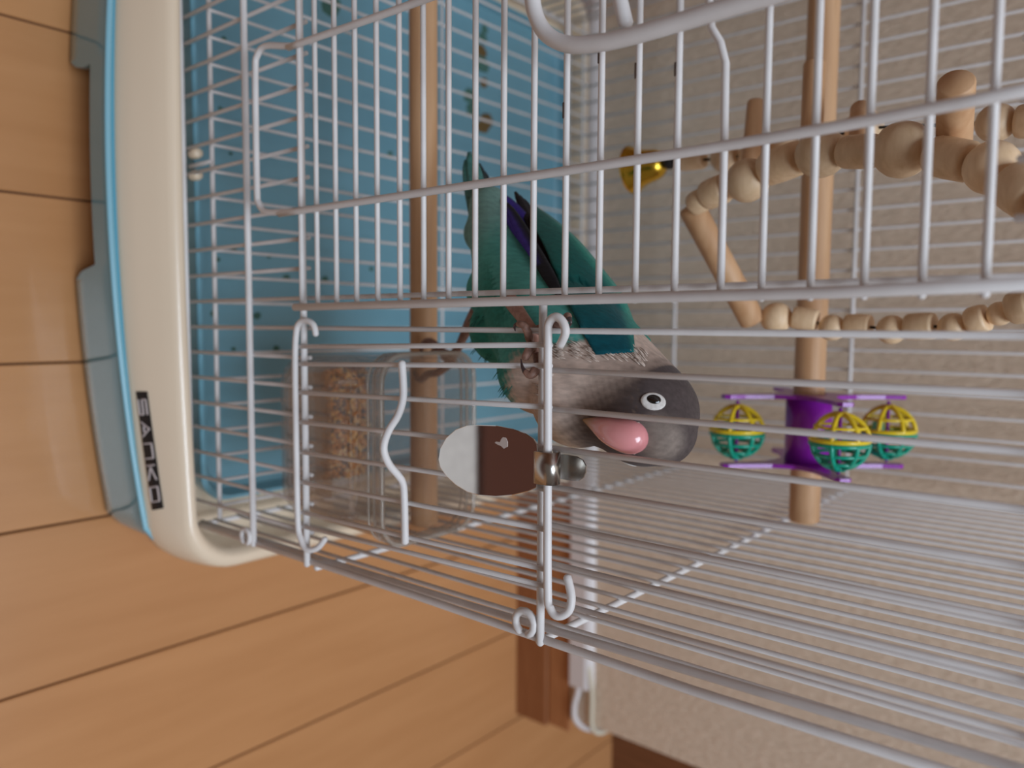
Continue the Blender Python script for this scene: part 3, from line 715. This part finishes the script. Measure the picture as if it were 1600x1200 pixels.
me = bme; ca = me.color_attributes.new('Col', 'FLOAT_COLOR', 'POINT')
buf = []
for v in me.vertices: buf += [*bodycol(v.co/S), 1.0]
ca.data.foreach_set('color', buf)
me.materials.clear(); me.materials.append(M['feather'])
body = link('body', me, None, None); body.location = (0, 0, FZ*S); bpy.context.view_layer.update(); body.parent = bird; body.matrix_parent_inverse = bird.matrix_world.inverted()

def sheet(name, rows, off, colf, th=.9, parent=bird, mt='feather', drp=True, tuck=False):
    nu = len(rows); nv = len(rows[0]); vs = []
    for i, r in enumerate(rows):
        for j, p in enumerate(r):
            o_f = off*min(1, .1+i*.16)*min(1, .15+j*.2) if tuck else off
            if tuck and i < 4:
                n_, no, _, d_ = bvh.find_nearest(Vector(p)); vs.append(n_+no*o_f); continue
            vs.append(drape(Vector(p), o_f) if drp else Vector(p))
    b = MB().add(vs, [(i*nv+j, (i+1)*nv+j, (i+1)*nv+j+1, i*nv+j+1) for i in range(nu-1) for j in range(nv-1)])
    o = b.build(name, M[mt], parent); md = o.modifiers.new('s', 'SOLIDIFY'); md.thickness = th*S; md.offset = 0
    c_ = o.data.color_attributes.new('Col', 'FLOAT_COLOR', 'POINT')
    for i in range(nu):
        for j in range(nv): c_.data[i*nv+j].color = (*colf(i/(nu-1), j/(nv-1)), 1)
    return o
# wing coverts: from the shoulder to the wing tip
outer = smooth_path([Vector(q) for q in [(1001, 548, 40), (992, 512, 42), (972, 462, 46), (940, 420, 50), (905, 378, 53), (868, 345, 56), (835, 322, 58)]], 4)
inner = smooth_path([Vector(q) for q in [(930, 552, 8), (912, 522, 8), (895, 488, 12), (880, 462, 18), (866, 425, 26), (850, 385, 36), (828, 345, 46)]], 4)
rows = []
for o_, i_ in zip(outer, inner):
    r = []
    for k in range(15):
        t = k/14; x = o_.x+(i_.x-o_.x)*t; y = o_.y+(i_.y-o_.y)*t
        h = hit(x, y, 1.3)[0] if t > .12 else None
        pg = at(x, y, o_.z+(i_.z-o_.z)*(t**.7))
        r.append(h if (h and h.y < pg.y+3) else pg)
    rows.append(r)
DT = (.003, .11, .09); DB = (.002, .075, .10)
def wc(u, v):
    c_ = mixc(DB, DT, u*1.3); c_ = mixc(c_, (.02, .27, .20), (.25-v)/.25); return mixc(c_, (.02, .13, .11), (u-.6)/.4)
sheet('wing', rows, 1.2, wc, 1.0, tuck=True)['label'] = 'folded dark teal wing'
# flight feathers
def feather(name, a, b_, w, cf, th=.5, bend=0, parent=bird, lab=None):
    a = Vector(a); b_ = Vector(b_); d = (b_-a).normalized(); view = ray(830, 380).normalized()
    sd = d.cross(view).normalized(); rows = []
    for i in range(13):
        t = i/12; ww = w*(min(1, .35+t*3.2) if t < .25 else 1)*math.sqrt(max(0, 1-max(0, (t-.55)/.46)**2.2)); p = a.lerp(b_, t)+sd*(bend*math.sin(t*math.pi))
        rows.append([p+sd*(ww*s_)-view*(.5*(1-s_*s_)) for s_ in (-1, -.5, 0, .5, 1)])
    o = sheet(name, rows, .6, cf, th, parent, drp=False)
    if lab: o['label'] = lab
    return o
BK = (.012, .010, .013); VI = (.07, .04, .36); BR = (.06, .035, .028)
for k in range(5):
    feather('flight_feather', at(880-k*4, 470-k*12, 16+k*4), at(792-k*9, 318-k*5, 46+k*1.5), 2.6, lambda u, v, k=k: mixc(BK, VI, (v-.35)*1.8 if .35 < u < .92 else 0), lab='dark flight feather edged violet' if k == 0 else None)
for k in range(3):
    feather('flight_feather', at(868-k*3, 425-k*8, 34+k*3), at(805-k*-7, 300+k*6, 56), 2.0, lambda u, v: mixc(BR, BK, u))
feather('flight_feather', at(850, 380, 44), at(783, 305, 52), 3.0, lambda u, v: mixc(VI, BK, abs(v-.4)*1.5), lab='violet flight feather')
# tail
TL = (.06, .22, .20); TG = (.13, .21, .19)
for k, (x, y, w) in enumerate([(728, 250, 3.4), (733, 238, 3.2), (740, 248, 3.2), (748, 256, 3.0), (756, 268, 2.8), (763, 285, 2.6)]):
    feather('tail_feather', at(752+k*5, 380-k*3, 45+k*1.5), at(x, y, 55+k*1.2), w, lambda u, v, k=k: mixc(TG, TL if k < 3 else BK, u*.9), th=.5)
# ruffled feather tips round the collar and flank
def tuft(name, x, y, dx, dy, n, colr_, spread, L=5, parent=bird):
    b = MB()
    for k in range(n):
        px = x+random.uniform(-spread, spread)*abs(dy)*1.0+random.uniform(-4, 4); py = y+random.uniform(-spread, spread)*abs(dx)+random.uniform(-3, 3)
        h, no = hit(px, py, -.2)
        if h is None: continue
        e = at(px+dx*20, py+dy*20, h.y)-h; e = e.normalized()*L*random.uniform(.6, 1.1)
        b.tube([h, drape(h+e*.5, .5), drape(h+e, .35)], [.2, .22, .05], 4, cap=False)
    if b.v: b.build(name, colr_, parent)
M['beige_f'] = mat('beige_feather', (.58, .47, .40), .8); M['teal_f'] = mat('teal_feather', (.05, .24, .20), .8)
for (x, y) in [(975, 553), (995, 556), (1005, 562), (862, 560), (880, 552), (905, 550), (930, 556), (955, 552), (860, 585), (850, 615)]: tuft('feather_tuft', x, y, -.9, -.35, 22, M['beige_f'], 12, 4.5)
for (x, y) in [(775, 585), (790, 605), (745, 500), (740, 540), (760, 560)]: tuft('feather_tuft', x, y, -.5, .7, 14, M['teal_f'], 14, 4)
# eye
def disc(name, c_, no, up, rx, ry, h, mt, parent=bird, n=22, off=0):
    up = (up-no*up.dot(no)).normalized(); sd = no.cross(up); b = MB(); vs = []
    for (f, hh) in [(1, 0), (.97, .55), (.8, .85), (.4, 1), (.01, 1.02)]:
        for k in range(n):
            a = 2*math.pi*k/n; vs.append(c_+no*(off+h*hh)+sd*(rx*f*math.cos(a))+up*(ry*f*math.sin(a)))
    b.add(vs, [(i*n+k, i*n+(k+1) % n, (i+1)*n+(k+1) % n, (i+1)*n+k) for i in range(4) for k in range(n)]); return recalc(b.build(name, mt, parent))
ax_ = (at(1040, 626, eyeP.y)-eyeP).normalized()   # long axis of the eye
upv = eyeN.cross(ax_).normalized()
hit_no = eyeN.normalized()
ring_m = noisecol(mat('eye_ring', (.8, .78, .74), .6), (.70, .67, .63), (.84, .82, .79), ns=900, bump=.4, bdist=.0002)
disc('eye_ring', eyeP, hit_no, upv, 4.25, 3.1, .9, ring_m, off=-.35)['label'] = 'bare white eye ring'
disc('eye', drape(eyeP+upv*.55+ax_*0, 0), hit_no, upv, 2.6, 1.75, .95, mat('eye_black', (.004, .004, .004), .06, coat=1), off=-.1)['label'] = 'glossy black eye'
# the eye on the far side of the head
hc_ = at(1005, 645, 24); fwd = (at(975, 682, 5)-hc_).normalized(); axs = (path[-1]-path[-14]).normalized()
nm_ = fwd.cross(axs).normalized(); e2 = eyeP-nm_*(2*(eyeP-hc_).dot(nm_))+ray(1030, 700).normalized()*9
q_, n2, _, _ = bvh.find_nearest(e2); n2 = n2.normalized(); up2 = n2.cross(axs).normalized()
disc('eye_ring', q_, n2, up2, 4.25, 3.1, .9, ring_m, off=-.35)
disc('eye', q_, n2, up2, 2.6, 1.75, .95, bpy.data.materials['eye_black'], off=-.1)
# beak
bk = [(998, 684, 9.5, 4.8), (990, 683, 7.4, 5.9), (978, 681, 6.0, 5.9), (963, 677, 5.0, 5.3), (948, 671, 4.8, 4.4), (935, 665, 5.4, 3.1), (923, 660, 6.6, 1.8), (912, 656, 8.0, .5)]
bp_ = [at(x, y, Y) for x, y, Y, r in bk]
m = mat('beak', (.75, .35, .33), .22, coat=.5); M['beak'] = m
b_ = m.node_tree.nodes['Principled BSDF']; a_ = nd(m, 'ShaderNodeAttribute'); a_.attribute_name = 'Col'; ln(m, a_.outputs['Color'], b_.inputs['Base Color'])
pp = smooth_path(bp_, 5); rr_ = [v.x for v in smooth_path([Vector((q[3], 0, 0)) for q in bk], 5)]
bo = MB().tube(pp, [max(r, .3) for r in rr_], 20, flat=1.0).build('beak', m, bird); bo['label'] = 'curved pink beak'
ca = bo.data.color_attributes.new('Col', 'FLOAT_COLOR', 'POINT')
for v in bo.data.vertices:
    p = Vector(v.co)/S; t = min(1, max(0, (pp[0]-p).length/(pp[0]-pp[-1]).length)); c_ = mixc((.76, .27, .30), (.80, .36, .34), t*1.4); c_ = mixc(c_, (.55, .30, .13), (t-.62)/.3); ca.data[v.index].color = (*c_, 1)
lb_ = [(990, 663, 9.5, 3.4), (972, 657, 9, 3.4), (952, 656, 9, 2.8), (938, 658, 9, 1.8), (930, 660, 9, .8)]
MB().tube(smooth_path([at(x, y, Y) for x, y, Y, r in lb_], 4), [max(.3, v.x) for v in smooth_path([Vector((q[3], 0, 0)) for q in lb_], 4)], 14).build('lower_beak', mat('lower_beak', (.62, .33, .20), .35), bird)
ce = [(995, 662), (1001, 674), (1002, 686), (998, 698), (989, 706)]
MB().tube(smooth_path([at(x, y, 6.5) for x, y in ce], 4), [1.1]*17, 8).build('cere', mat('cere', (.62, .45, .42), .6), bird)
# legs
M['skin'] = noisecol(mat('leg_skin', (.3, .18, .14), .55), (.20, .105, .075), (.34, .19, .145), ns=500, bump=.5, bdist=.0003)
M['skin2'] = noisecol(mat('thigh_skin', (.45, .24, .18), .5), (.38, .19, .14), (.50, .28, .22), ns=400, bump=.4, bdist=.0003)
M['claw'] = mat('claw', (.05, .03, .03), .3)
def limb(name, pts, rs, mt, parent, nn=9):
    P = [at(*q) for q in pts]; pth = smooth_path(P, 4); rs_ = [max(.15, v.x) for v in smooth_path([Vector((r, 0, 0)) for r in rs], 4)]
    return MB().tube(pth, rs_, nn).build(name, mt, parent)
lg = limb('leg', [(798, 470, 14), (812, 490, 9), (828, 512, 5.5), (838, 532, 4.8), (842, 556, 4.5)], [3.2, 2.6, 2.3, 2.8, 2.4], M['skin2'], bird); lg['label'] = 'leg gripping the front bars'
limb('toe', [(836, 520, 5), (852, 512, 5.2), (868, 509, 4), (880, 502, 1), (887, 494, -1.2), (889, 497, -2.6)], [2.4, 2.0, 1.8, 1.5, 1.4, .9], M['skin'], lg)
limb('toe', [(838, 536, 5), (828, 530, 2), (824, 518, -1.2), (818, 508, -2.6), (810, 506, -2.2)], [2.2, 1.7, 1.5, 1.4, 1.2], M['skin'], lg)
limb('toe', [(840, 545, 4), (830, 543, .5), (824, 552, -2), (820, 560, -2.6)], [2.2, 1.9, 1.6, 1.4], M['skin'], lg)
limb('toe', [(842, 556, 4), (842, 568, 1.5), (836, 580, -2.4), (828, 586, -4.2), (820, 580, -5)], [2.4, 2.0, 1.8, 1.5, 1.0], M['skin'], lg)
limb('claw', [(820, 581, -5), (816, 573, -5.2), (814, 561, -4.6)], [.95, .6, .2], M['claw'], lg)
limb('claw', [(810, 506, -2.2), (804, 509, -2.2), (805, 517, -1.6)], [.9, .6, .2], M['claw'], lg)
limb('claw', [(889, 497, -2.6), (892, 505, -2.8), (887, 512, -2)], [.9, .5, .2], M['claw'], lg)
l2 = limb('leg', [(752, 488, 46), (738, 504, 52), (726, 522, 58), (715, 545, 63), (707, 556, 66)], [5.5, 4.0, 2.4, 2.2, 2.6], M['skin'], bird); l2['label'] = 'leg reaching down to the lower perch'
limb('toe', [(707, 556, 66), (693, 550, 67), (682, 540, 68), (672, 533, 70), (662, 536, 70.5), (659, 546, 71)], [2.4, 2.1, 1.9, 1.9, 1.6, 1.0], M['skin'], l2)
limb('toe', [(707, 556, 66), (697, 560, 66), (688, 548, 67), (679, 547, 69), (672, 553, 71)], [2.2, 2.0, 1.7, 1.5, 1.0], M['skin'], l2)
limb('toe', [(707, 558, 66), (698, 572, 66), (684, 582, 67), (670, 584, 68.5), (658, 593, 69.5), (650, 588, 70)], [2.6, 2.3, 2.1, 2.1, 2.0, 1.5], M['skin'], l2)
limb('claw', [(650, 588, 70), (647, 583, 70.5), (649, 577, 71)], [1.1, .7, .2], M['claw'], l2)
limb('claw', [(659, 546, 71), (658, 553, 71.3), (661, 559, 71)], [.9, .6, .2], M['claw'], l2)
